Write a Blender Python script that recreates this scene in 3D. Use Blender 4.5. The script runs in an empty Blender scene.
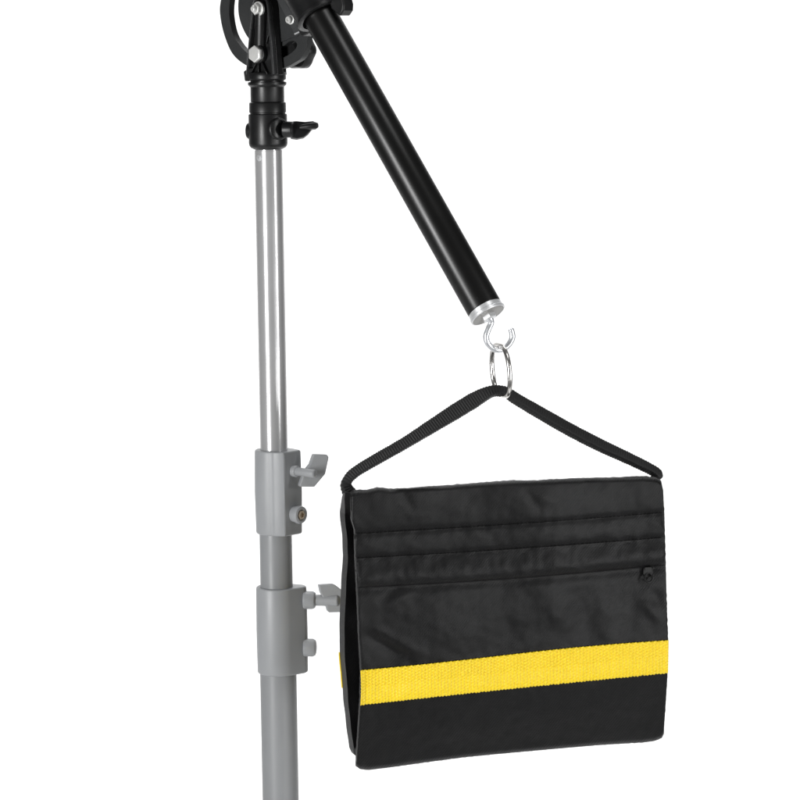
import bpy, bmesh, math, random
from mathutils import Vector, Matrix, noise
random.seed(7)
SC = bpy.context.scene
COL = SC.collection
R = math.radians

# ------------------------------------------------------------------ camera
DIST, FPX = 2.2, 2750.0                      # metres to the stand, focal length in photo pixels
PITCH = math.atan(340.0 / FPX)
CAMLOC = Vector((0, -DIST * math.cos(PITCH), DIST * math.sin(PITCH)))
FWD = Vector((0, math.cos(PITCH), -math.sin(PITCH)))
UPV = Vector((0, math.sin(PITCH), math.cos(PITCH)))
RGT = Vector((1, 0, 0))
cd = bpy.data.cameras.new('camera'); cam = bpy.data.objects.new('camera', cd); COL.objects.link(cam)
cam.location = CAMLOC; cam.rotation_euler = (math.pi / 2 - PITCH, 0, 0)
cd.sensor_width = 36; cd.lens = 36 * FPX / 800; cd.clip_end = 200
SC.camera = cam

def ray(px, py):
    return FWD + RGT * ((px - 400) / FPX) + UPV * ((400 - py) / FPX)
def onplane(px, py, p0, n):
    d = ray(px, py); t = (p0 - CAMLOC).dot(n) / d.dot(n)
    return CAMLOC + d * t
def P(px, py, y=0.0):
    return onplane(px, py, Vector((0, y, 0)), Vector((0, 1, 0)))
def mpp(p):                                  # metres covered by one photo pixel at p
    return (p - CAMLOC).dot(FWD) / FPX

# ------------------------------------------------------------------ materials
def new_mat(name):
    m = bpy.data.materials.new(name); m.use_nodes = True
    nt = m.node_tree; b = nt.nodes['Principled BSDF']
    return m, nt, b
def N_(nt, t, **kw):
    n = nt.nodes.new(t)
    for k, v in kw.items():
        if k in n.inputs: n.inputs[k].default_value = v
        else: setattr(n, k, v)
    return n
def plain(name, col, rough, metal=0.0, spec=0.5, grain=1500.0, bump=0.05, rvar=0.08, cvar=0.12, coat=0.0):
    m, nt, b = new_mat(name)
    L = nt.links.new
    tc = N_(nt, 'ShaderNodeTexCoord')
    n1 = N_(nt, 'ShaderNodeTexNoise', Scale=grain, Detail=2.0)
    n2 = N_(nt, 'ShaderNodeTexNoise', Scale=45.0, Detail=5.0)
    L(tc.outputs['Object'], n1.inputs['Vector']); L(tc.outputs['Object'], n2.inputs['Vector'])
    mr = N_(nt, 'ShaderNodeMapRange'); mr.inputs['To Min'].default_value = max(0.02, rough - rvar); mr.inputs['To Max'].default_value = rough + rvar
    mr.inputs['From Min'].default_value = .3; mr.inputs['From Max'].default_value = .7
    L(n2.outputs['Fac'], mr.inputs['Value']); L(mr.outputs['Result'], b.inputs['Roughness'])
    mx = N_(nt, 'ShaderNodeMix', data_type='RGBA')
    mx.inputs[6].default_value = (*[c * (1 - cvar) for c in col], 1); mx.inputs[7].default_value = (*[min(1, c * (1 + cvar)) for c in col], 1)
    L(n2.outputs['Fac'], mx.inputs['Factor']); L(mx.outputs[2], b.inputs['Base Color'])
    bp = N_(nt, 'ShaderNodeBump', Strength=bump, Distance=0.0004)
    L(n1.outputs['Fac'], bp.inputs['Height']); L(bp.outputs['Normal'], b.inputs['Normal'])
    b.inputs['Metallic'].default_value = metal; b.inputs['Specular IOR Level'].default_value = spec
    b.inputs['Coat Weight'].default_value = coat
    return m

M = {}
M['black_plastic'] = plain('black_plastic', (.0065, .0067, .007), .37, spec=.5, bump=.08)
M['charcoal_plastic'] = plain('charcoal_plastic', (.026, .0275, .028), .5, spec=.5, bump=.25, grain=2200)
M['black_tube'] = plain('black_painted_tube', (.0035, .0034, .0033), .31, spec=.46, bump=.02, rvar=.02)
M['black_metal'] = plain('black_metal', (.010, .010, .010), .42, spec=.35)
M['cap_face'] = plain('dull_aluminium', (.30, .295, .285), .45, metal=.3)
M['rim'] = plain('rim_plastic', (.035, .036, .037), .27, spec=.6)
M['bracket'] = plain('bracket_plastic', (.042, .044, .045), .5, spec=.5, bump=.2)
M['chrome'] = plain('chrome', (.86, .88, .91), .28, metal=.75, bump=.01, cvar=.03, rvar=.04)
M['nickel'] = plain('nickel', (.80, .78, .75), .22, metal=1.0, bump=.01, cvar=.04, rvar=.03)
M['zinc'] = plain('zinc', (.74, .75, .76), .32, metal=.5, bump=.05, cvar=.05)
M['bolt_steel'] = plain('bolt_steel', (.80, .80, .78), .34, metal=.35, bump=.05, cvar=.06)
M['brass'] = plain('brass', (.60, .50, .38), .45, metal=.4)
M['satin_tube'] = plain('satin_tube', (.60, .60, .605), .23, metal=.5, bump=.01, cvar=.02, rvar=.015)
M['grey_plastic'] = plain('grey_plastic', (.34, .35, .361), .42, spec=.5, bump=.2, grain=2500, cvar=.05)
M['grey_tube'] = plain('grey_painted_tube', (.28, .288, .296), .4, spec=.5, bump=.05, cvar=.05)
M['dark_hole'] = plain('dark_hole', (.003, .003, .003), .8, spec=.1)

def fabric(name, col):
    """Black oxford weave: UV is in metres on the cloth."""
    m, nt, b = new_mat(name); L = nt.links.new
    tc = N_(nt, 'ShaderNodeTexCoord')
    mp = N_(nt, 'ShaderNodeMapping'); mp.inputs['Rotation'].default_value = (0, 0, R(38))
    L(tc.outputs['UV'], mp.inputs['Vector'])
    w1 = N_(nt, 'ShaderNodeTexWave', wave_type='BANDS', bands_direction='X', Scale=205.0, Distortion=2.5, Detail=2.0)
    w1.inputs['Detail Scale'].default_value = 1.5
    L(mp.outputs['Vector'], w1.inputs['Vector'])
    n1 = N_(nt, 'ShaderNodeTexNoise', Scale=1100.0, Detail=3.0, Roughness=.75); L(tc.outputs['UV'], n1.inputs['Vector'])
    n2 = N_(nt, 'ShaderNodeTexNoise', Scale=60.0, Detail=5.0, Roughness=.6); L(tc.outputs['UV'], n2.inputs['Vector'])
    ad = N_(nt, 'ShaderNodeMath', operation='MULTIPLY_ADD'); L(w1.outputs['Fac'], ad.inputs[0]); ad.inputs[1].default_value = .26; L(n1.outputs['Fac'], ad.inputs[2])
    bp = N_(nt, 'ShaderNodeBump', Strength=.7, Distance=.00035); L(ad.outputs[0], bp.inputs['Height'])
    bp2 = N_(nt, 'ShaderNodeBump', Strength=.16, Distance=.002); L(n2.outputs['Fac'], bp2.inputs['Height']); L(bp.outputs['Normal'], bp2.inputs['Normal'])
    L(bp2.outputs['Normal'], b.inputs['Normal'])
    mx = N_(nt, 'ShaderNodeMix', data_type='RGBA')
    mx.inputs[6].default_value = (*[c * .5 for c in col], 1); mx.inputs[7].default_value = (*[c * 1.6 for c in col], 1)
    L(ad.outputs[0], mx.inputs['Factor']); L(mx.outputs[2], b.inputs['Base Color'])
    b.inputs['Roughness'].default_value = .41; b.inputs['Specular IOR Level'].default_value = .27
    b.inputs['Sheen Weight'].default_value = .02; b.inputs['Sheen Roughness'].default_value = .4
    return m
M['black_fabric'] = fabric('black_oxford_fabric', (.0030, .0030, .0032))
M['strap'] = plain('black_webbing', (.011, .011, .011), .55, spec=.35, bump=.5, grain=1800, cvar=.3)
M['thread'] = plain('black_thread', (.005, .005, .005), .8, spec=.1)

def yellow():
    m, nt, b = new_mat('yellow_webbing'); L = nt.links.new
    tc = N_(nt, 'ShaderNodeTexCoord')
    n1 = N_(nt, 'ShaderNodeTexNoise', Scale=700.0, Detail=3.0, Roughness=.7); L(tc.outputs['UV'], n1.inputs['Vector'])
    n2 = N_(nt, 'ShaderNodeTexNoise', Scale=40.0, Detail=3.0); L(tc.outputs['UV'], n2.inputs['Vector'])
    mx = N_(nt, 'ShaderNodeMix', data_type='RGBA')
    mx.inputs[6].default_value = (.88, .56, .003, 1); mx.inputs[7].default_value = (1.0, .80, .03, 1)
    mr = N_(nt, 'ShaderNodeMapRange'); mr.inputs['From Min'].default_value = .3; mr.inputs['From Max'].default_value = .7
    L(n1.outputs['Fac'], mr.inputs['Value']); L(mr.outputs['Result'], mx.inputs['Factor']); L(mx.outputs[2], b.inputs['Base Color'])
    bp = N_(nt, 'ShaderNodeBump', Strength=.4, Distance=.0003); L(n1.outputs['Fac'], bp.inputs['Height']); L(bp.outputs['Normal'], b.inputs['Normal'])
    b.inputs['Roughness'].default_value = .36; b.inputs['Specular IOR Level'].default_value = .5
    return m
M['yellow'] = yellow()
M['backdrop'] = plain('white_backdrop', (.9, .9, .9), .9, spec=.1, cvar=.0, bump=0)

# ------------------------------------------------------------------ objects
WL = {}
def empty(name, loc, label, cat):
    o = bpy.data.objects.new(name, None); COL.objects.link(o); o.location = loc; o.empty_display_size = .05
    WL[o] = Vector(loc); o['label'] = label; o['category'] = cat
    return o
def link(name, bm, mat, parent=None, sharp=35, bevel=0.0, segs=2, solid=0.0, label=None, smooth=True):
    bmesh.ops.recalc_face_normals(bm, faces=bm.faces[:])
    me = bpy.data.meshes.new(name); bm.to_mesh(me); bm.free()
    c = sum((v.co for v in me.vertices), Vector()) / max(1, len(me.vertices))
    me.transform(Matrix.Translation(-c))
    me.materials.append(mat)
    if smooth:
        me.polygons.foreach_set('use_smooth', [True] * len(me.polygons))
        me.set_sharp_from_angle(angle=R(sharp))
    o = bpy.data.objects.new(name, me); COL.objects.link(o)
    WL[o] = c
    if parent:
        o.parent = parent; o.location = c - WL[parent]
    else: o.location = c
    if solid:
        if sum((p.normal * p.area for p in me.polygons), Vector()).dot(BF) < 0 : me.flip_normals()
        md = o.modifiers.new('thickness', 'SOLIDIFY'); md.thickness = solid; md.offset = -1
    if bevel:
        md = o.modifiers.new('edges', 'BEVEL'); md.width = bevel; md.segments = segs; md.limit_method = 'ANGLE'; md.angle_limit = R(40); md.harden_normals = False
    if label: o['label'] = label
    return o

def frame_of(d):
    d = d.normalized(); a = Vector((0, 0, 1)) if abs(d.z) < .9 else Vector((1, 0, 0))
    u = a.cross(d).normalized(); return d, u, d.cross(u)
def lathe(bm, o, d, prof, n=48, phase=0.0, mod=None):
    """prof: (distance along d, radius); closed with caps."""
    d, u, v = frame_of(d); rings = []
    for s, r in prof:
        ring = []
        for i in range(n):
            a = phase + 2 * math.pi * i / n
            rr = r * (mod(a, s) if mod else 1)
            ring.append(bm.verts.new(o + d * s + (u * math.cos(a) + v * math.sin(a)) * rr))
        rings.append(ring)
    for a, b in zip(rings, rings[1:]):
        for i in range(n):
            bm.faces.new((a[i], a[(i + 1) % n], b[(i + 1) % n], b[i]))
    bm.faces.new(rings[0]); bm.faces.new(rings[-1])
def prism(bm, pts, vec, holes=()):
    """extrude an outline (3-D points, may have holes) along vec."""
    loops = []; edges = []
    for lp in (pts, *holes):
        vs = [bm.verts.new(p) for p in lp]; loops.append(vs)
        edges += [bm.edges.new((vs[i], vs[(i + 1) % len(vs)])) for i in range(len(vs))]
    if holes:
        fs = bmesh.ops.triangle_fill(bm, edges=edges, use_beauty=True, use_dissolve=False)['geom']
        fs = [f for f in fs if isinstance(f, bmesh.types.BMFace)]
    else:
        fs = [bm.faces.new(loops[0])]
    tops = {v: bm.verts.new(v.co + vec) for lp in loops for v in lp}
    for f in fs: bm.faces.new([tops[v] for v in reversed(f.verts)])
    for lp in loops:
        for i in range(len(lp)):
            a, b = lp[i], lp[(i + 1) % len(lp)]
            bm.faces.new((a, b, tops[b], tops[a]))
def sweep(bm, pts, rad, n=16, closed=False, up=None, sect=None):
    """tube along pts; rad = number or list of (ru, rv) along the frame made with `up`."""
    m = len(pts); rings = []
    prevu = None
    for i, p in enumerate(pts):
        if closed: t = pts[(i + 1) % m] - pts[i - 1]
        else: t = pts[min(i + 1, m - 1)] - pts[max(i - 1, 0)]
        t.normalize()
        ref = up if up else (prevu if prevu else frame_of(t)[1])
        u = (ref - t * ref.dot(t)).normalized(); prevu = u
        v = t.cross(u)
        r = rad[i] if isinstance(rad, list) else (rad, rad)
        ring = []
        for k in range(n):
            a = 2 * math.pi * k / n
            ca, sa = math.cos(a), math.sin(a)
            if sect:
                ca = math.copysign(abs(ca) ** sect, ca); sa = math.copysign(abs(sa) ** sect, sa)
            ring.append(bm.verts.new(p + u * ca * r[0] + v * sa * r[1]))
        rings.append(ring)
    pairs = list(zip(rings, rings[1:])) + ([(rings[-1], rings[0])] if closed else [])
    for a, b in pairs:
        for k in range(n): bm.faces.new((a[k], a[(k + 1) % n], b[(k + 1) % n], b[k]))
    if not closed: bm.faces.new(rings[0]); bm.faces.new(rings[-1])
def spline(pts, per=12, closed=False):
    out = []; n = len(pts)
    for i in range(n if closed else n - 1):
        if closed: p0, p1, p2, p3 = pts[i - 1], pts[i], pts[(i + 1) % n], pts[(i + 2) % n]
        else: p0, p1, p2, p3 = pts[max(i - 1, 0)], pts[i], pts[i + 1], pts[min(i + 2, n - 1)]
        for k in range(per):
            t = k / per
            out.append(.5 * ((2 * p1) + (p2 - p0) * t + (2 * p0 - 5 * p1 + 4 * p2 - p3) * t * t + (3 * p1 - p0 - 3 * p2 + p3) * t ** 3))
    if not closed: out.append(pts[-1].copy())
    return out
def resample(pts, step):
    out = [pts[0].copy()]; need = step
    for a, b in zip(pts, pts[1:]):
        l = (b - a).length; pos = 0.0
        while l - pos >= need:
            pos += need; out.append(a.lerp(b, pos / l)); need = step
        need -= l - pos
    return out
V2 = lambda *a: [Vector((x, y, 0)) for x, y in a]

# ------------------------------------------------------------------ backdrop
FLOOR = -1.2
bm = bmesh.new()
prof = [(-1.0, FLOOR), (1.2, FLOOR)] + [(1.2 + 1.3 * math.sin(R(a)), FLOOR + 1.3 - 1.3 * math.cos(R(a))) for a in range(10, 91, 10)] + [(2.5, 3.2)]
rows = [[bm.verts.new((x, y, z)) for x in (-3.2, -1.6, 0, 1.6, 3.2)] for y, z in prof]
for a, b in zip(rows, rows[1:]):
    for i in range(4): bm.faces.new((a[i], a[i + 1], b[i + 1], b[i]))
bd = link('backdrop', bm, M['backdrop'], sharp=60)
bd['kind'] = 'structure'; bd['label'] = 'plain white studio backdrop behind the stand and the bag'; bd['category'] = 'backdrop'

# ------------------------------------------------------------------ boom stand
AX0, AX1 = P(268.4, 150), P(280.7, 800)
AXD = (AX1 - AX0).normalized()               # pointing down the stand
def axp(py):                                 # point of the stand's axis seen at pixel row py
    lo, hi = -1.0, 3.0
    def row(t):
        p = AX0 + (AX1 - AX0) * t - CAMLOC
        return 400 - FPX * p.dot(UPV) / p.dot(FWD)
    for _ in range(50):
        mid = (lo + hi) / 2
        if row(mid) < py: lo = mid
        else: hi = mid
    return AX0 + (AX1 - AX0) * lo
def axs(py): return (axp(py) - AX0).dot(AXD)
t_floor = (FLOOR - AX0.z) / AXD.z
stand = empty('boom_stand', AX0 + AXD * t_floor, 'grey telescopic light stand with black head and black boom arm ending in a hook', 'light stand')
def axlathe(bm, prof, n=64, mod=None):
    lathe(bm, AX0, AXD, [(axs(y), r * mpp(axp(y))) for y, r in prof], n, mod=mod)

# telescopic tubes
bm = bmesh.new(); axlathe(bm, [(140, 13.2), (150.2, 13.2), (150.5, 13.9), (460, 13.7)])
tube1 = link('upper_tube', bm, M['satin_tube'], stand)
bm = bmesh.new(); axlathe(bm, [(500, 16.2), (600, 16.2)]); link('middle_tube', bm, M['grey_tube'], stand)
bm = bmesh.new(); lathe(bm, AX0, AXD, [(axs(640), 18.2 * mpp(axp(700))), (t_floor, 18.2 * mpp(axp(700)))], 64); link('lower_tube', bm, M['grey_tube'], stand)
# rivet on the upper tube
rc = P(259.5, 157.8, -13 * mpp(AX0) * .78); rd = Vector((-.62, -.78, 0))
bm = bmesh.new(); mm = mpp(rc); lathe(bm, rc - rd * 1.2 * mm, rd, [(0, 3.6 * mm), (1.5 * mm, 3.6 * mm), (2.2 * mm, 3.0 * mm), (2.5 * mm, 1.0 * mm), (1.6 * mm, .8 * mm)], 28)
link('rivet', bm, M['zinc'], tube1)

# locking collars
def plan_prism(bm, plan, y0, y1, sag=0.0):
    """plan outline in px around the axis (x right, y away from the camera), lofted between pixel rows with eased rims."""
    lv = [(y0, -1.3), (y0 + .8, -.35), (y0 + 2.2, 0), ((y0 + y1) / 2, sag), (y1 - 2.2, 0), (y1 - .8, -.35), (y1, -1.3)]
    rings = []
    for y, g in lv:
        c = axp(y); k = mpp(c); ring = []
        for x, d in plan:
            l = math.hypot(x, d) or 1
            ring.append(bm.verts.new(c + Vector((x * (1 + g / l), d * (1 + g / l), 0)) * k))
        rings.append(ring)
    n = len(plan)
    for a, b in zip(rings, rings[1:]):
        for i in range(n): bm.faces.new((a[i], a[(i + 1) % n], b[(i + 1) % n], b[i]))
    bm.faces.new(rings[0]); bm.faces.new(rings[-1])
def wing(parent, hub, d, pxs, thick, mat, shank_r, shank_l, boss=None, facing=Vector((0, -1, 0)), core=14):
    """wing knob: boss, shank and a flat bent grip outlined by pxs."""
    k = mpp(hub); bm = bmesh.new()
    if boss: lathe(bm, hub, d, [(-2 * k, boss[0] * k), (boss[1] * k * .7, boss[0] * k), (boss[1] * k, boss[0] * .86 * k)], 32)
    lathe(bm, hub, d, [(0, shank_r * k), (shank_l * k, shank_r * k)], 28)
    c = hub + d * shank_l * k
    lathe(bm, c, d, [(-2 * k, shank_r * k), (core * k, shank_r * 1.02 * k), ((core + 1.5) * k, shank_r * .8 * k)], 28)
    pts = [onplane(x, y, c + facing * thick * .5 * k, facing) for x, y in pxs]
    prism(bm, pts, -facing * thick * k)
    return link('wing_knob', bm, mat, parent, bevel=1.1 * k, segs=3)

# upper locking collar: round body with a square clamp lug towards the right
arc = lambda r, a0, a1, n: [(r * math.cos(R(a0 + (a1 - a0) * i / n)), r * math.sin(R(a0 + (a1 - a0) * i / n))) for i in range(n + 1)]
plan = [(8.6, -22.2), (10.4, -22.2), (26, -4.2), (26.5, -2.6), (20, 7)] + arc(19.4, 30, 262, 40) + [(-.5, -20.4), (1.0, -21.4)]
bm = bmesh.new(); plan_prism(bm, plan, 449.5, 533, .7)
col1 = link('locking_collar', bm, M['grey_plastic'], stand, sharp=28)
K = Vector((.76, -.65, 0))
hub = P(293.5, 471, -12 * mpp(axp(471)))
wing(col1, hub, K, [(314, 454), (327, 454.5), (329, 457), (325.5, 474), (314.5, 487), (301, 486.8), (299.8, 485), (304.5, 471.5), (310.5, 464)], 7.4, M['grey_plastic'], 4.2, 14, (5.8, 5.5), Vector((.35, -.93, .1)).normalized())
hb = P(294.5, 514, -12 * mpp(axp(514))); k = mpp(hb)
bm = bmesh.new(); lathe(bm, hb, K, [(-3 * k, 8 * k), (2 * k, 8 * k), (6.5 * k, 9.2 * k), (9.5 * k, 8.4 * k), (10.2 * k, 6.4 * k), (8 * k, 3.6 * k)], 36)
cb = link('clamp_bolt', bm, M['grey_plastic'], col1)
bm = bmesh.new(); lathe(bm, hb, K, [(8.5 * k, 4.6 * k), (10.5 * k, 4.6 * k), (10.6 * k, 2.9 * k), (8.3 * k, 2.9 * k)], 6); link('hex_socket', bm, M['brass'], col1, smooth=False)
# the split of the clamp lug
bm = bmesh.new()
e0, e1 = axp(452), axp(531); k = mpp(e0)
pl = [(10.2, -22.75), (11.4, -22.0), (11.0, -21.2), (9.8, -21.8)]
prism(bm, [e0 + Vector((x, y, 0)) * k for x, y in pl], e1 - e0); link('clamp_edge', bm, M['grey_plastic'], col1, smooth=False)

# lower locking collar: egg-shaped, lug pointing right
def hull2(r0, c1, r1):
    dx = math.hypot(*c1); th = math.degrees(math.acos((r0 - r1) / dx)); b = math.degrees(math.atan2(c1[1], c1[0]))
    return arc(r0, b + th, b + 360 - th, 44) + [(c1[0] + x, c1[1] + y) for x, y in arc(r1, b - th, b + th, 20)]
bm = bmesh.new(); plan_prism(bm, hull2(20.6, (20.5, 3), 9.2), 586.5, 672.5, .4)
col2 = link('locking_collar', bm, M['grey_plastic'], stand, sharp=28)
K2 = Vector((.99, -.1, 0)); hub = P(305.5, 600, 0)
wing(col2, hub, K2, [(318.5, 584.8), (333, 584), (336, 585.5), (346, 593), (350, 600), (349, 612), (329.5, 612.6), (327.5, 611.5), (324.5, 601), (320, 592)], 9, M['grey_plastic'], 5.6, 18, (9.0, 10), Vector((.15, -.98, .1)).normalized())
hb = P(306, 647.5, 0); k = mpp(hb)
bm = bmesh.new(); lathe(bm, hb, K2, [(-2 * k, 9.0 * k), (7 * k, 9.0 * k), (9.5 * k, 7.6 * k), (10.3 * k, 5.5 * k)], 36); link('clamp_bolt', bm, M['grey_plastic'], col2)

# ---- head mount on top of the stand
bm = bmesh.new()
axlathe(bm, [(72.2, 8), (72.4, 18.4), (73.2, 19.0), (79, 19.0), (80, 18.4), (80.6, 16.8), (81.6, 16.8), (82.2, 19.3), (84.6, 19.3), (86, 18.0), (87, 16.9),
             (101.2, 16.9), (101.9, 16.5), (102.5, 18.0), (103.2, 18.4), (112.2, 18.5), (112.8, 17.6), (113.6, 17.6), (114.2, 19.0), (115.2, 19.3),
             (143, 19.4), (145.6, 18.8), (147.6, 17.4), (148.6, 15.2), (149.4, 13.8)], 72)
head = link('head_mount', bm, M['black_plastic'], stand, sharp=42, bevel=0)
c = axp(131); k = mpp(c)
bm = bmesh.new()                            # side bulge
lathe(bm, c, Vector((-1, .25, 0)), [(10 * k, 9 * k), (19.5 * k, 8.6 * k), (21.6 * k, 7 * k), (22 * k, 4 * k)], 32); link('side_boss', bm, M['black_plastic'], head)
KH = Vector((.60, -.80, 0)); c = axp(128.5); k = mpp(c)
bm = bmesh.new()
lathe(bm, c, KH, [(9 * k, 11.6 * k), (18.6 * k, 11.4 * k), (19.8 * k, 11.0 * k), (20.4 * k, 10.2 * k), (20.2 * k, 8.9 * k), (16 * k, 8.4 * k)], 44); boss = link('lever_boss', bm, M['black_plastic'], head)
bm = bmesh.new(); bc = c + KH * 15.5 * k - RGT * 3 * k; lathe(bm, bc, KH, [(0, 3.2 * k), (1.6 * k, 2.9 * k), (2.4 * k, 1.6 * k)], 24); link('lever_screw', bm, M['bolt_steel'], head)
# lever: short hub and a bent blade pointing right
lc = P(286, 129.5, -.012)
bm = bmesh.new(); KL = Vector((.97, -.24, 0))
lathe(bm, lc, KL, [(-3 * k, 7.6 * k), (3 * k, 8.2 * k), (7.5 * k, 8.0 * k), (9 * k, 6.6 * k)], 36)
bl = [(292, 121.2), (296, 120.8), (305, 121.6), (313, 120.8), (317.2, 122.6), (318.2, 126.2), (316, 128.2), (312.5, 128.4), (308.5, 133.5), (304, 137), (297, 138.4), (291, 137.4)]
F0 = Vector((.1, -.96, .25)).normalized()
prism(bm, [onplane(x, y, lc - F0 * -4 * k, F0) for x, y in bl], -F0 * 8 * k)
lathe(bm, P(307, 126.5, -.016), Vector((.98, -.1, .12)), [(-8 * k, 2 * k), (0, 3 * k), (9 * k, 3.4 * k), (11.5 * k, 2.2 * k)], 20)
link('lever', bm, M['black_plastic'], head, bevel=1.6 * k, segs=3)

# ---- tilting head: everything lies parallel to one plane turned 40 degrees to the left
YAW = R(40)
HN = Vector((-math.sin(YAW), -math.cos(YAW), 0)); HU = Vector((math.cos(YAW), -math.sin(YAW), 0)); UZ = Vector((0, 0, 1))
HO = axp(20)
HK = mpp(HO)
def H(px, py, n): return onplane(px, py, HO + HN * n, HN)
def hl(pts, n, per=6): return [p for p in spline([H(x, y, n) for x, y in pts], per, True)]
DT = .0062                                   # disc thickness
outer = [(220, 14), (221.2, -2), (226, -20), (236, -36), (250, -44), (266, -46), (285, -40), (300, -25), (307, -4), (308, 18), (307.6, 34), (306, 46), (301.5, 57.5), (294, 63), (285, 67.5), (268, 70.5), (249.5, 67), (233.7, 55.3), (224.6, 36)]
slot = [(229, 9.4), (230.3, 23.4), (233.7, 35.6), (240.3, 46), (247.4, 53), (257, 58.5), (268, 60.5), (279, 59), (288, 55.2), (295, 49.5), (297, 44.5), (294.5, 41.2), (289.8, 41.4), (283, 46), (274, 49), (262, 47.6), (251.6, 41.5), (245, 32.8), (240, 20.6), (238.2, 9.4), (239, -4), (243, -16), (241.5, -21), (236.6, -20), (231.5, -9)]
bm = bmesh.new(); prism(bm, hl(outer, 0, 8), -HN * DT, [hl(slot, 0, 5)])
disc = link('pivot_disc', bm, M['charcoal_plastic'], stand, bevel=.0006, segs=2, sharp=40)
# raised hub step of the disc behind the yoke
bm = bmesh.new(); hub_o = [(274, -12), (283, -4), (291, 14), (298, 34), (290, 38), (281, 42), (272, 43), (262, 40), (252, 30), (249, 12), (256, -8)]
prism(bm, hl(hub_o, .0012, 5), -HN * .0012); link('hub_plate', bm, M['charcoal_plastic'], disc, bevel=.0004)
# tension knob behind the disc, lobed
bm = bmesh.new(); kc = H(291.5, 50.5, -.010)
lathe(bm, kc, -HN, [(-.004, 9 * HK), (.003, 9 * HK), (.0035, 17 * HK), (.006, 18.5 * HK), (.012, 18.5 * HK), (.0145, 16.5 * HK), (.016, 10 * HK)], 72, mod=lambda a, s: 1 + .05 * math.cos(6 * a))
link('tension_knob', bm, M['black_plastic'], disc, sharp=50)

# yoke: two cheeks on the mount, the disc between them
cheek = [(256.2, 10), (256.6, 3), (260, -3.5), (265.5, -5), (270.6, -1), (272.6, 8), (273.6, 24), (277.6, 75), (249.6, 75)]
bm = bmesh.new(); prism(bm, [H(x, y, .0085) for x, y in cheek], -HN * .0070)
prism(bm, [H(x + 3, y, -.0085) for x, y in cheek], -HN * .0075)
yoke = link('yoke', bm, M['black_plastic'], stand, bevel=.0006)
# raised rim round the front cheek, the upright boss and the stiffening ribs
def rib(bm, a, b, w, n0, n1):
    A, B = H(*a, n0), H(*b, n0); s = (B - A).cross(HN).normalized() * w * HK
    prism(bm, [A - s, B - s, B + s, A + s], HN * (n1 - n0))
bm = bmesh.new()
rimp = [H(x, y, .0085) for x, y in [(250.2, 74.5), (253, 40), (256.4, 9), (257.5, 2), (261, -2.6), (265.6, -3.4), (269.6, 0), (271.4, 8), (272.8, 24), (276.6, 74.5)]]
pts = resample(spline(rimp, 10), .0008)
sweep(bm, [p + HN * .0022 for p in pts], [(.0026, .0010)] * len(pts), 16, up=HN)
link('rim', bm, M['rim'], yoke, sharp=50)
bm = bmesh.new()
b1, b2 = H(262, 9, .0085), H(260.8, 54, .0085)
ax = (b2 - b1); lathe(bm, b1, ax, [(.003, .0056), (ax.length - .003, .0050)], 32)
lathe(bm, b1, HN, [(-.002, 8.6 * HK), (.0035, 8.4 * HK), (.004, 7.8 * HK)], 40)
lathe(bm, b2, HN, [(-.002, 9.8 * HK), (.0042, 9.6 * HK), (.0048, 9.0 * HK)], 40)
rib(bm, (259.0, 61), (252.6, 74.5), .55, .0085, .0115); rib(bm, (260.6, 62), (260.6, 74.5), .6, .0085, .0115)
rib(bm, (263.4, 61), (269.6, 74.5), .6, .0085, .0115); rib(bm, (267.5, 44), (271, 30), .5, .0085, .0105)
link('bolt_boss', bm, M['black_plastic'], yoke, sharp=40, bevel=.0003)
def hexhead(parent, c, name, r, h, mat, wash=None, stud=None, ph=0):
    bm = bmesh.new()
    if wash: lathe(bm, c, HN, [(0, wash * HK), (.0011, wash * HK), (.0013, (wash - .5) * HK)], 40)
    o = c + HN * (.0012 if wash else 0)
    lathe(bm, o, HN, [(0, r * HK), (h * .82, r * HK), (h, r * .88 * HK)], 6, phase=ph)
    if stud: lathe(bm, o, HN, [(0, stud[0] * HK), (stud[1] * .8, stud[0] * HK), (stud[1], stud[0] * .7 * HK)], 28)
    return link(name, bm, mat, parent, sharp=30, bevel=.0003)
hexhead(yoke, b1 + HN * .0038, 'nut', 5.6, .0034, M['bolt_steel'], 7.4, (3.3, .0062), ph=R(25))
hexhead(yoke, b2 + HN * .0046, 'hex_bolt', 8.6, .0036, M['bolt_steel'], ph=R(30))
# base block under the cheeks and a small lug at the left
bm = bmesh.new(); base = axp(70)
lathe(bm, axp(64), AXD, [(0, 8 * HK), (axs(74) - axs(64), 9 * HK)], 48); link('yoke_base', bm, M['black_plastic'], yoke)
bm = bmesh.new(); prism(bm, [P(x, y, -.004) for x, y in [(243.6, 71.5), (247.5, 69), (253, 67), (253, 79), (249, 81.3), (244.8, 81.2)]], Vector((0, .010, 0)))
link('side_lug', bm, M['black_plastic'], yoke, bevel=.0008)

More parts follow.
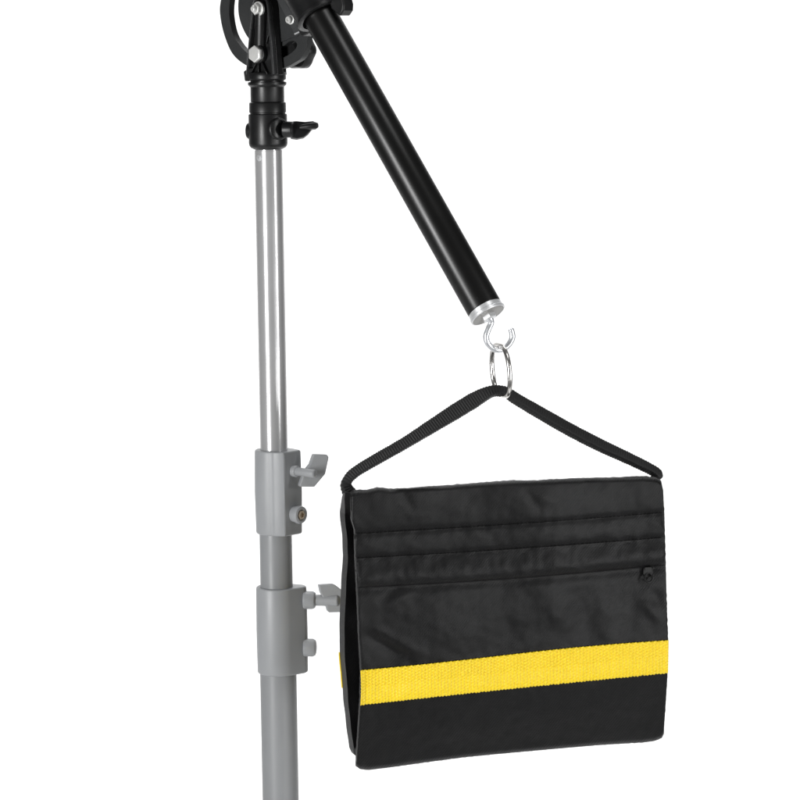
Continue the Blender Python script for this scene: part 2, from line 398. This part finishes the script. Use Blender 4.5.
# ---- boom arm
AN = .021                                    # the arm runs in front of the disc
A0, A1 = H(331.5, 36, AN), H(484.6, 308.6, AN)
AD = (A1 - A0).normalized(); AR = .01325; AL = (A1 - A0).length
bm = bmesh.new(); lathe(bm, A0, AD, [(-.34, AR * .96), (-.339, AR), (AL - .0006, AR), (AL, AR * .97)], 96)
arm = link('boom_arm', bm, M['black_tube'], stand, sharp=45)
bm = bmesh.new()
lathe(bm, A1, AD, [(-.002, AR * .96), (.0002, AR * .97), (.0003, AR * 1.0), (.0030, AR * 1.0), (.0032, AR * .98), (.0037, AR * .98)], 96)
lathe(bm, A1, AD, [(.0037, AR * 1.03), (.0040, AR * 1.05), (.0056, AR * 1.05), (.0059, AR * 1.03)], 96)
cap = link('end_cap', bm, M['zinc'], stand, sharp=30)
bm = bmesh.new(); lathe(bm, A1, AD, [(.0050, AR * .96), (.0061, AR * .96), (.0062, AR * .95)], 72); link('cap_face', bm, M['cap_face'], cap, sharp=30)
bm = bmesh.new(); lathe(bm, A1 + AD * .006, AD, [(0, .0055), (.0030, .0055), (.0034, .0048)], 6, phase=.3); link('hook_nut', bm, M['zinc'], cap, smooth=False)
bm = bmesh.new(); q = A1 + AD * .0062 - HU * .006 ; lathe(bm, q, AD, [(-.001, .0011), (.0004, .0011)], 16); link('pin_hole', bm, M['dark_hole'], cap)
for x, y, r in ((492.3, 295.4, 1.7), (479.2, 302.2, 1.0)):
    s = onplane(x, y, A1, (CAMLOC - A1).normalized())
    foot = A1 + AD * (s - A1).dot(AD); off = (s - foot); side = (off - AD * off.dot(AD))
    tow = (CAMLOC - foot); tow -= AD * tow.dot(AD); tow.normalize(); sd = side - tow * side.dot(tow)
    l = min(sd.length, AR * .98); nrm = (sd.normalized() * l + tow * math.sqrt(AR * AR - l * l)).normalized()
    k = mpp(foot); bm = bmesh.new(); lathe(bm, foot + nrm * AR, nrm, [(-.001, r * k), (.0003, r * k), (.0003, r * .7 * k), (-.0006, r * .6 * k)], 20)
    link('set_screw', bm, M['black_metal'], arm)
# clamp round the arm
CR = 23 * HK
cs = (H(320.5, 17.5, AN) - A0).dot(AD)
bm = bmesh.new()
lathe(bm, A0, AD, [(cs - .085, CR * .95), (cs - .083, CR), (cs - .006, CR), (cs - .0035, CR * 1.01), (cs - .0028, CR * 1.07), (cs - .0008, CR * 1.07), (cs, CR * 1.0), (cs, CR * .86), (cs - .004, AR * 1.02)], 72)
clamp = link('boom_clamp', bm, M['black_plastic'], stand, sharp=40)
bm = bmesh.new()                             # clamp ear on the far side of the tube
ear = [(334, -16), (341, -6), (343.6, 4), (343.2, 10.5), (339.4, 16.2), (331, 9), (326, -8)]
prism(bm, [H(x, y, AN + .004) for x, y in ear], -HN * .012); link('clamp_ear', bm, M['black_plastic'], clamp, bevel=.0012)
bm = bmesh.new()
br = [(262, -28), (277.6, 2), (294.4, 35), (296, 35.2), (299.6, 33), (300.5, 24), (302, 8), (296, -24)]
prism(bm, [H(x, y, .0092) for x, y in br], -HN * .0082)
bracket = link('bracket', bm, M['bracket'], clamp, bevel=.0009, segs=3)
bm = bmesh.new(); prism(bm, [H(x, y, .0096) for x, y in [(294.6, 34.8), (299.6, 32.4), (299.0, 31.2), (294.0, 33.6)]], -HN * .003); link('bracket_tip', bm, M['zinc'], clamp, smooth=False)
bm = bmesh.new(); bc = H(291, 19.8, .0092)
lathe(bm, bc, HN, [(0, 4.6 * HK), (.0008, 4.6 * HK), (.001, 4.2 * HK)], 32)
lathe(bm, bc, HN, [(.0008, 3.6 * HK), (.0034, 3.6 * HK), (.004, 2.9 * HK), (.004, 1.6 * HK), (.002, 1.5 * HK)], 24); link('clamp_bolt', bm, M['bolt_steel'], clamp)
# tab joining clamp and bracket below, and short arm collar
bm = bmesh.new(); prism(bm, [H(x, y, AN - .004) for x, y in [(297, 12), (301, 6), (312, 20), (309, 33), (302, 36.5), (298.6, 33)]], -HN * .014); link('clamp_tab', bm, M['black_plastic'], clamp, bevel=.001)

# ------------------------------------------------------------------ hook, on the plane of the bag's ridge
BY = R(18)
BT = Vector((math.cos(BY), math.sin(BY), 0)); BF = Vector((math.sin(BY), -math.cos(BY), 0))   # along the bag / out of its front
HC = A1 + AD * .0062                         # centre of the end cap's face
RIDGE0 = HC.copy()                           # the ridge plane of the bag passes under the hook
def B(px, py, d):                            # point of the plane d metres in front of the ridge plane
    return onplane(px, py, RIDGE0 + BF * d, BF)
hk = [HC - AD * .003, HC + AD * .0015] + [B(x, y, 0) for x, y in [(491.2, 322.5), (488.3, 329.5), (486.2, 336.5), (488, 343.6), (494, 348.8), (501, 349.6), (508, 345.4), (512.2, 338), (511.6, 331.5), (509.8, 328)]]
pts = resample(spline(hk, 12), .0005); k = mpp(HC)
bm = bmesh.new(); rr = [(3.1 * k, 3.1 * k)] * len(pts); rr[-1] = (2.1 * k,) * 2; rr[-2] = (2.55 * k,) * 2
sweep(bm, pts, rr, 20); link('hook', bm, M['chrome'], stand, sharp=50)

# ------------------------------------------------------------------ sandbag
lerp = lambda a, b, t: a + (b - a) * t
def pw(tab, x):
    if x <= tab[0][0]: return tab[0][1]
    for (a, va), (b, vb) in zip(tab, tab[1:]):
        if x <= b:
            t = (x - a) / (b - a); return lerp(va, vb, t)
    return tab[-1][1]
topT = [(351, 493.5), (354, 491), (361, 490.2), (368, 490), (373, 488.8), (378, 487.8), (384, 488.2), (390, 489.4), (420, 487.6), (455, 485.2), (490, 482.2), (515, 480.8), (540, 480.6), (585, 478.2), (620, 477.6), (642, 476.6), (655, 477.4), (661, 480.5), (664, 486)]
botT = [(356, 766.4), (360, 769.2), (368, 770.2), (390, 767.6), (430, 762), (465, 757.4), (500, 754), (560, 748.6), (600, 745.2), (644, 742.6), (655, 741), (662, 738), (664.5, 733)]
lefT = [(490, 351.3), (500, 351.4), (521, 352), (532, 355), (559, 355.6), (597, 357.6), (640, 359.4), (670, 361.2), (700, 360.6), (730, 358.6), (755, 357), (770, 356.6)]
rigT = [(476, 660), (486, 663.2), (505, 664.3), (541, 665.4), (584, 666.4), (622, 667.6), (640, 668.3), (674, 667.8), (705, 666), (732, 664.2), (745, 663.6)]
FD = .020                                    # front cloth stands this far in front of the ridge plane
y1 = lambda x: lerp(533.7, 512.6, (x - 355) / 308) + 1.2 * math.sin((x - 355) / 308 * math.pi)
y2 = lambda x: lerp(558.2, 537.6, (x - 357) / 306) + 1.2 * math.sin((x - 357) / 306 * math.pi)
y3 = lambda x: lerp(588.2, 565.4, (x - 358) / 308) + 2.2 * math.sin((x - 358) / 308 * math.pi)
s0 = lambda x: lerp(670.2, 640.2, (x - 361) / 307) + .9 * math.sin((x - 361) / 307 * 2 * math.pi) - 1.2 * math.sin((x - 361) / 307 * math.pi)
s1 = lambda x: lerp(705.2, 673.2, (x - 361) / 307) - .6 * math.sin((x - 361) / 307 * math.pi)
sm = lambda t: 0 if t <= 0 else 1 if t >= 1 else t * t * (3 - 2 * t)
def crease(x, y, ax, ay, bx, by, w, amp):    # a soft ridge from a to b, fading at its ends
    dx, dy = bx - ax, by - ay; L2 = dx * dx + dy * dy
    t = ((x - ax) * dx + (y - ay) * dy) / L2; tt = min(1, max(0, t))
    d = math.hypot(x - ax - dx * tt, y - ay - dy * tt)
    return amp * math.exp(-(d / w) ** 2) * math.sin(math.pi * min(1, max(0, .08 + t * .84)))
CR_ = [(364, 632, 414, 664, 6, -.0022), (372, 628, 425, 655, 6, .0012), (378, 602, 402, 585, 5, -.0009), (386, 608, 412, 592, 6, .0009), (400, 492, 414, 510, 5, -.0012),
       (525, 490, 541, 512, 5, -.0011), (533, 488, 554, 506, 6, .0008), (541, 512, 564, 502, 5, -.0006), (470, 596, 545, 588, 12, -.0016), (540, 582, 575, 640, 13, .0016), (575, 585, 600, 645, 13, -.0014),
       (610, 600, 600, 650, 14, .0014), (480, 620, 440, 655, 14, .0012), (500, 600, 520, 655, 12, -.0012), (650, 590, 664, 606, 6, -.0013), (640, 600, 662, 622, 6, .0012),
       (415, 600, 470, 640, 16, .0010), (630, 690, 560, 735, 16, -.0008), (400, 720, 470, 745, 18, .0008), (560, 548, 590, 570, 6, -.0008), (470, 520, 500, 540, 6, -.0006)]
def fd(x, y):
    """height of the front cloth over its plane at pixel (x, y)"""
    v = Vector((x * .012, y * .012, 3.1))
    d = (.0034 * noise.noise(v) + .0008 * noise.noise(Vector((x * .035 + y * .018, y * .040 - x * .012, 7.7)))) + .00035 * noise.noise(Vector((x * .11, y * .11, 1.7)))
    t = y - pw(topT, x)
    d -= .0034 * max(0, 1 - t / 5.0) ** 2
    puck = 1 + .8 * noise.noise(Vector((x * .12, 0, 4)))
    for f, a in ((y1, .0010), (y2, .0008)):
        e = y - f(x); d -= a * puck * math.exp(-(e / 3.0) ** 2)
        d += .0007 * noise.noise(Vector((x * .10, f(400) * .1, 2))) * math.exp(-(e / 8) ** 2)
    mid = (y - y1(x)) / (y2(x) - y1(x))
    if 0 < mid < 1: d += .0012 * math.sin(math.pi * mid)
    if 0 < t < 44: d += .0016 * math.sin(math.pi * max(0, min(1, t / 44)))
    e = y - y3(x); d -= .0020 * math.exp(-((e - 1) / 6) ** 2)          # pulled in along the zipper
    for c in CR_: d += crease(x, y, *c)
    e = (s0(x) - y)
    if 0 < e < 40: d += .0016 * noise.noise(Vector((x * .045, 0, 9))) * math.exp(-e / 14) * sm(e / 8)
    b = max(0, (y - s1(x) + 6) / 64) ** 1.25; d -= .016 * b
    t = pw(botT, x) - y; d -= .003 * max(0, 1 - t / 4.0) ** 2
    for e in (x - pw(lefT, y), pw(rigT, y) - x):
        d -= .0006 * max(0, 1 - e / 2.0) ** 2
    return d
def cloth(bm, nx, ny, pos, thick):
    """closed padded sheet: pos(u, v) -> (px, py, height); thick(u, v) in metres goes towards the back."""
    uvl = bm.loops.layers.uv.new('UVMap'); uv = {}
    def grid(back):
        g = []
        for j in range(ny + 1):
            row = []
            for i in range(nx + 1):
                u, v = i / nx, j / ny
                w, st = pos(u, v)
                if back: th = thick(u, v); w = w - BF * th; st = (st[0] - th if u < .5 else st[0] + th, st[1])
                vt = bm.verts.new(w); uv[vt] = st; row.append(vt)
            g.append(row)
        return g
    a, b = grid(False), grid(True)
    for j in range(ny):
        for i in range(nx):
            bm.faces.new((a[j][i], a[j + 1][i], a[j + 1][i + 1], a[j][i + 1]))
            bm.faces.new((b[j][i], b[j][i + 1], b[j + 1][i + 1], b[j + 1][i]))
    rim = lambda g: [g[0][i] for i in range(nx)] + [g[j][nx] for j in range(ny)] + [g[ny][i] for i in range(nx, 0, -1)] + [g[j][0] for j in range(ny, 0, -1)]
    ra, rb = rim(a), rim(b); n = len(ra)
    for i in range(n): bm.faces.new((ra[i], ra[(i + 1) % n], rb[(i + 1) % n], rb[i]))
    for f in bm.faces:
        for l in f.loops: l[uvl].uv = uv[l.vert]
PXM = .00074
def front_pos(u, v):
    yl, yr = lerp(493, 766, v), lerp(480, 738, v)
    xl, xr = pw(lefT, yl), pw(rigT, yr)
    x = lerp(xl, xr, u); t, b = pw(topT, x), pw(botT, x)
    y = lerp(t, b, v)
    y += (.55 * noise.noise(Vector((x * .05, 0, 3))) + .5 * noise.noise(Vector((x * .16, 0, 6)))) * max(0, 1 - v / .05)
    y += .35 * noise.noise(Vector((x * .3, v * 3, 0))) * (1 if v in (0, 1) else 0)
    x += .4 * noise.noise(Vector((v * 60, u, 5))) * (1 if u in (0, 1) else 0)
    return B(x, y, FD + fd(x, y)), (x * PXM, -y * PXM)
bagbase = B(510, 752, 0)
bag = empty('sandbag', bagbase, 'black fabric sandbag with a yellow webbing band, hanging from the hook of the boom arm', 'sandbag')
def edge(u, v, w=.05): return min(1, min(u, 1 - u) / w) if w else 1
bm = bmesh.new(); cloth(bm, 312, 280, front_pos, lambda u, v: .0035 + .0065 * edge(u, v, .04) * min(1, (1 - v) / .08) * min(1, v / .06))
front = link('front_pouch', bm, M['black_fabric'], bag, sharp=50)

# rear pouch: same cut, hanging behind
def to_az(px, py, d): 
    w = B(px, py, d) - RIDGE0; return w.dot(BT), w.z
RD = -.024
lb = [(490, 344), (497.6, 341.9), (512, 340.2), (530, 341.4), (555, 342.8), (580, 341.2), (597, 340.2), (640, 339.4), (665, 340.4), (690, 342.8), (722, 345.4), (747, 348.2), (752.5, 351), (756, 357)]
def rear_pos(u, v):
    sh = .034 * max(0, 1 - v / .075) ** 1.2
    yl = lerp(492.5, 755, v); xl = pw(lb, yl)
    al, zl = to_az(xl, yl, RD + sh)
    zl += 0
    yr = lerp(486, 738, v); ar, zr = to_az(pw(rigT, yr) - 3, yr, FD)
    a = lerp(al, ar, u); z = lerp(zl, zr, u)
    d = RD + sh - .0012 * noise.noise(Vector((u * 6, v * 6, 11))) + .002 * max(0, v - .8) / .2
    d += .0012 * noise.noise(Vector((u * 20, v * 9, 2))) + .0022 * noise.noise(Vector((1, v * 7, 5))) * max(0, 1 - u / .12)
    a += .0009 * noise.noise(Vector((2, v * 11, 3))) * max(0, 1 - u / .1)
    return RIDGE0 + BT * a + UZ * z + BF * d, (a, z)
def rear_fill(u, v):                         # how far the padding stands in front of the outer cloth
    return .013 * min(1, .3 + v / .1) * min(1, (1 - v) / .06 + .3)
def rear_front(u, v):
    w, st = rear_pos(u, v); f = rear_fill(u, v); return w + BF * f, (st[0] + f * (1 if u < .5 else -1), st[1])
bm = bmesh.new(); cloth(bm, 200, 160, rear_front, lambda u, v: rear_fill(u, v) * .96 + .0004)
rear = link('rear_pouch', bm, M['black_fabric'], bag, sharp=50)

# seam stitching on the front
def front_at(x, y, extra=0): return B(x, y, FD + fd(x, y) + extra)
for f, nm in ((y1, 'seam_stitching'), (y2, 'seam_stitching')):
    bm = bmesh.new(); x = 357.0
    while x < 662:
        L_ = 3.0 + random.uniform(-.3, .3)
        p = [front_at(x + L_ * t, f(x + L_ * t) + random.uniform(-.12, .12), .0002 + .00035 * math.sin(math.pi * t)) for t in (0, .25, .5, .75, 1)]
        sweep(bm, p, .00030, 6); x += L_ + .9
    link(nm, bm, M['thread'], front)
# zipper flap
bm = bmesh.new(); uvl = bm.loops.layers.uv.new('UVMap'); uv = {}
def flap_pos(u, v):
    xl, xr = 357.4, 665.2
    x = lerp(xl, xr, u); y = lerp(y2(x) + 1.4, y3(x), v)
    hem = .0014 * math.sin(math.pi * min(1, v * 1.0)) + .0020 * v ** 2
    fl = .0011 * noise.noise(Vector((x * .05, v * .7, 6.2))) * v + .0005 * noise.noise(Vector((x * .13, v * 2, 1.2)))
    ed = -.002 * max(0, 1 - min(u, 1 - u) / .014)
    return front_at(x, y, -.0002 + .0024 * sm(v * 1.1) + .0008 * math.sin(math.pi * v) ** 2 + .3 * hem + fl + ed * v - .0016 * max(0, (v - .88) / .12) ** 2) if True else None, (x * PXM, -y * PXM)
rows = []
for j in range(33):
    r_ = []
    for i in range(311):
        w, st = flap_pos(i / 310, j / 32); vt = bm.verts.new(w); uv[vt] = st; r_.append(vt)
    rows.append(r_)
for a, b in zip(rows, rows[1:]):
    for i in range(310): bm.faces.new((a[i], b[i], b[i + 1], a[i + 1]))
for f in bm.faces:
    for l in f.loops: l[uvl].uv = uv[l.vert]
flap = link('zipper_flap', bm, M['black_fabric'], bag, sharp=60, solid=.0011)
# zipper pull
bm = bmesh.new(); k = mpp(RIDGE0)
def zp(x, y, e=.0035): return front_at(x, y, e)
ring = [zp(648.6 + 3.9 * math.cos(R(a)), 577.6 + 4.7 * math.sin(R(a)), .0036 + .0012 * math.sin(R(a))) for a in range(0, 360, 12)]
sweep(bm, ring, [(.0011, .00075)] * len(ring), 10, closed=True, up=BF)
prism(bm, [zp(x, y, .0034) for x, y in [(645, 567.5), (651.8, 567), (652, 574), (650.3, 572.6), (646.7, 572.8), (645, 574.4)]], -BF * .0016)
link('zipper_pull', bm, M['black_metal'], flap, bevel=.0002)
bm = bmesh.new(); prism(bm, [front_at(x, y, .0014) for x, y in [(644, 568), (653.5, 567.4), (653.6, 574), (651.5, 577), (645.8, 577.4), (643.8, 574)]], -BF * .003); link('zipper_slider', bm, M['black_metal'], flap, bevel=.0005)

# yellow webbing bands, woven relief modelled
def band(parent, pos, nx, ny, name='yellow_band'):
    bm = bmesh.new(); uvl = bm.loops.layers.uv.new('UVMap'); uv = {}; rows = []
    for j in range(ny + 1):
        r_ = []
        for i in range(nx + 1):
            w, st = pos(i / nx, j / ny); vt = bm.verts.new(w); uv[vt] = st; r_.append(vt)
        rows.append(r_)
    for a, b in zip(rows, rows[1:]):
        for i in range(nx): bm.faces.new((a[i], b[i], b[i + 1], a[i + 1]))
    for f in bm.faces:
        for l in f.loops: l[uvl].uv = uv[l.vert]
    return link(name, bm, M['yellow'], parent, sharp=180, solid=.0010)
def weave(x, v, h):
    """relief of the webbing: warp ribs 3.7 px apart with staggered weft picks."""
    c = x / 3.3; k = math.floor(c); f = c - k
    ribp = abs(math.sin(math.pi * c)) ** .7
    pick = .5 + .5 * math.cos(2 * math.pi * (v * h / 3.0 + .5 * (k % 2)))
    up = 1 if v < .5 else .55
    return .00032 * ribp + .00062 * pick * (.4 + .6 * ribp) * up
def yb(u, v):
    xl, xr = pw([(0, 360.4), (.5, 361.4), (1, 360.4)], v), pw([(0, 668.7), (1, 668.2)], v)
    x = lerp(xl, xr, u); fr = .35 * math.sin(x * 2 * math.pi / 3.3) + .5 * noise.noise(Vector((x * .2, 0, 8)))
    a, b = s0(x) + .2 * math.sin(x * 2 * math.pi / 3.3), s1(x) + fr
    y = lerp(a, b, v)
    e = min(v, 1 - v); ed = -.0006 * max(0, 1 - e / .03)
    eu = min(u, 1 - u) * 308
    sel = .0003 * math.exp(-((v - .5) / .03) ** 2)
    return front_at(x, y, .0013 + weave(x, v, 34) + ed - sel * .6 + .0012 * max(0, 1 - eu / 5.)), (x * PXM, -y * PXM)
band(bag, yb, 308 * 3, 68)
def rb(u, v):
    yl = lerp(652, 690, v); vv = lerp(.61, .745, v)
    w, st = rear_pos(-.0022 + u * 1.003, vv)
    return w - BF * .0004, st
band(bag, rb, 300, 24)

# carry strap
sp = [(350.5, 494, 14), (347.2, 489, 12), (346.2, 483.5, 11.5), (350, 476.8, 11), (359, 469.6, 11), (378, 458.4, 11.5), (405, 443, 12), (430, 427.4, 14), (455, 411.8, 16), (474, 400.2, 16), (486, 393.6, 13), (494, 391.0, 11), (501, 391.2, 10.5), (508, 393.4, 10.5),
      (517, 399.4, 11), (540, 412.8, 12.2), (570, 429.8, 12.8), (600, 445.2, 12.6), (625, 456.8, 11.4), (645, 466.4, 10.5), (655.5, 472.4, 10), (657.5, 476.6, 10), (652, 480.5, 9)]
c3 = spline([Vector((x, y, w)) for x, y, w in sp], 14); c3 = resample([Vector((p.x, p.y, p.z * .0001)) for p in c3], .52)
pts = []; rr = []; s = 0
for i, p in enumerate(c3):
    s += .52
    w = B(p.x, p.y, .0012 * math.sin(p.x * .05)); pts.append(w)
    hw = p.z * 1e4 * .5 * .00074
    ribm = .5 + .5 * math.cos(2 * math.pi * s / 2.6)
    th = .0030 if p.x < 480 else .0034
    lf = .62 if p.x < 470 else lerp(.62, .40, min(1, (p.x - 470) / 50))
    rr.append((th - .0003 + .0010 * ribm * lf, hw - .0006 + .0005 * ribm * lf + .00018 * noise.noise(Vector((s * .15, 0, 0)))))
bm = bmesh.new()
# lean the webbing so that its upper face turns to the light
sweep(bm, pts, rr, 24, up=(BF + UZ * .7).normalized(), sect=.27)
strap = link('carry_strap', bm, M['strap'], bag, sharp=70)

# ring: stands square to the strap, top wire inside the hook
k = mpp(RIDGE0)
rc = B(500.8, 370.2, 0); rv = 25.8 * k
pts = []
for a in range(0, 360, 4):
    ca, sa = math.cos(R(a)), math.sin(R(a))
    cc = math.copysign(abs(ca) ** (.62 if sa < 0 else .8), ca)
    pts.append(rc + BF * (rv * cc) + UZ * (rv * sa) + BT * (-.0014 * sa))
bm = bmesh.new(); sweep(bm, resample(spline(pts, 4, True), .0006), 2.5 * k, 18, closed=True); link('hanging_ring', bm, M['nickel'], bag)

# ------------------------------------------------------------------ light
w = bpy.data.worlds.new('World'); SC.world = w; w.use_nodes = True
bg = w.node_tree.nodes['Background']; bg.inputs['Color'].default_value = (1, 1, 1, 1); bg.inputs['Strength'].default_value = .095
def area(name, loc, target, sx, sy, power, col=(1, 1, 1)):
    l = bpy.data.lights.new(name, 'AREA'); l.shape = 'RECTANGLE'; l.size = sx; l.size_y = sy; l.energy = power; l.color = col
    o = bpy.data.objects.new(name, l); COL.objects.link(o); o.location = loc
    o.rotation_euler = (Vector(target) - Vector(loc)).to_track_quat('-Z', 'Y').to_euler()
    return o
def polar(az, dist, z): return (math.sin(R(az)) * dist, -math.cos(R(az)) * dist, z)
area('softbox_left', (-1.05, -1.27, -.06), (-.05, 0, -.06), .30, .95, 21)
area('softbox_right', (1.22, -.90, .02), (-.1, 0, .02), .15, .85, 7.5)
area('softbox_low', (1.08, -1.45, -.40), (.1, -.15, -.15), .50, .30, 5)
area('softbox_top', (.55, -.95, 1.5), (.05, -.1, 0), .5, .5, 4.5)
area('backdrop_lamp', (0, 1.0, 2.1), (0, 2.55, .1), 2.1, .4, 56)
area('backdrop_lamp', (0, 1.1, -1.0), (0, 2.5, -.2), 2.1, .4, 17)

SC.render.engine = 'CYCLES'
SC.cycles.use_denoising = True
try: SC.cycles.denoiser = 'OPENIMAGEDENOISE'
except Exception: pass
SC.cycles.max_bounces = 8
SC.view_settings.view_transform = 'Standard'; SC.view_settings.look = 'None'; SC.view_settings.exposure = 0; SC.view_settings.gamma = 1
SC.render.film_transparent = False
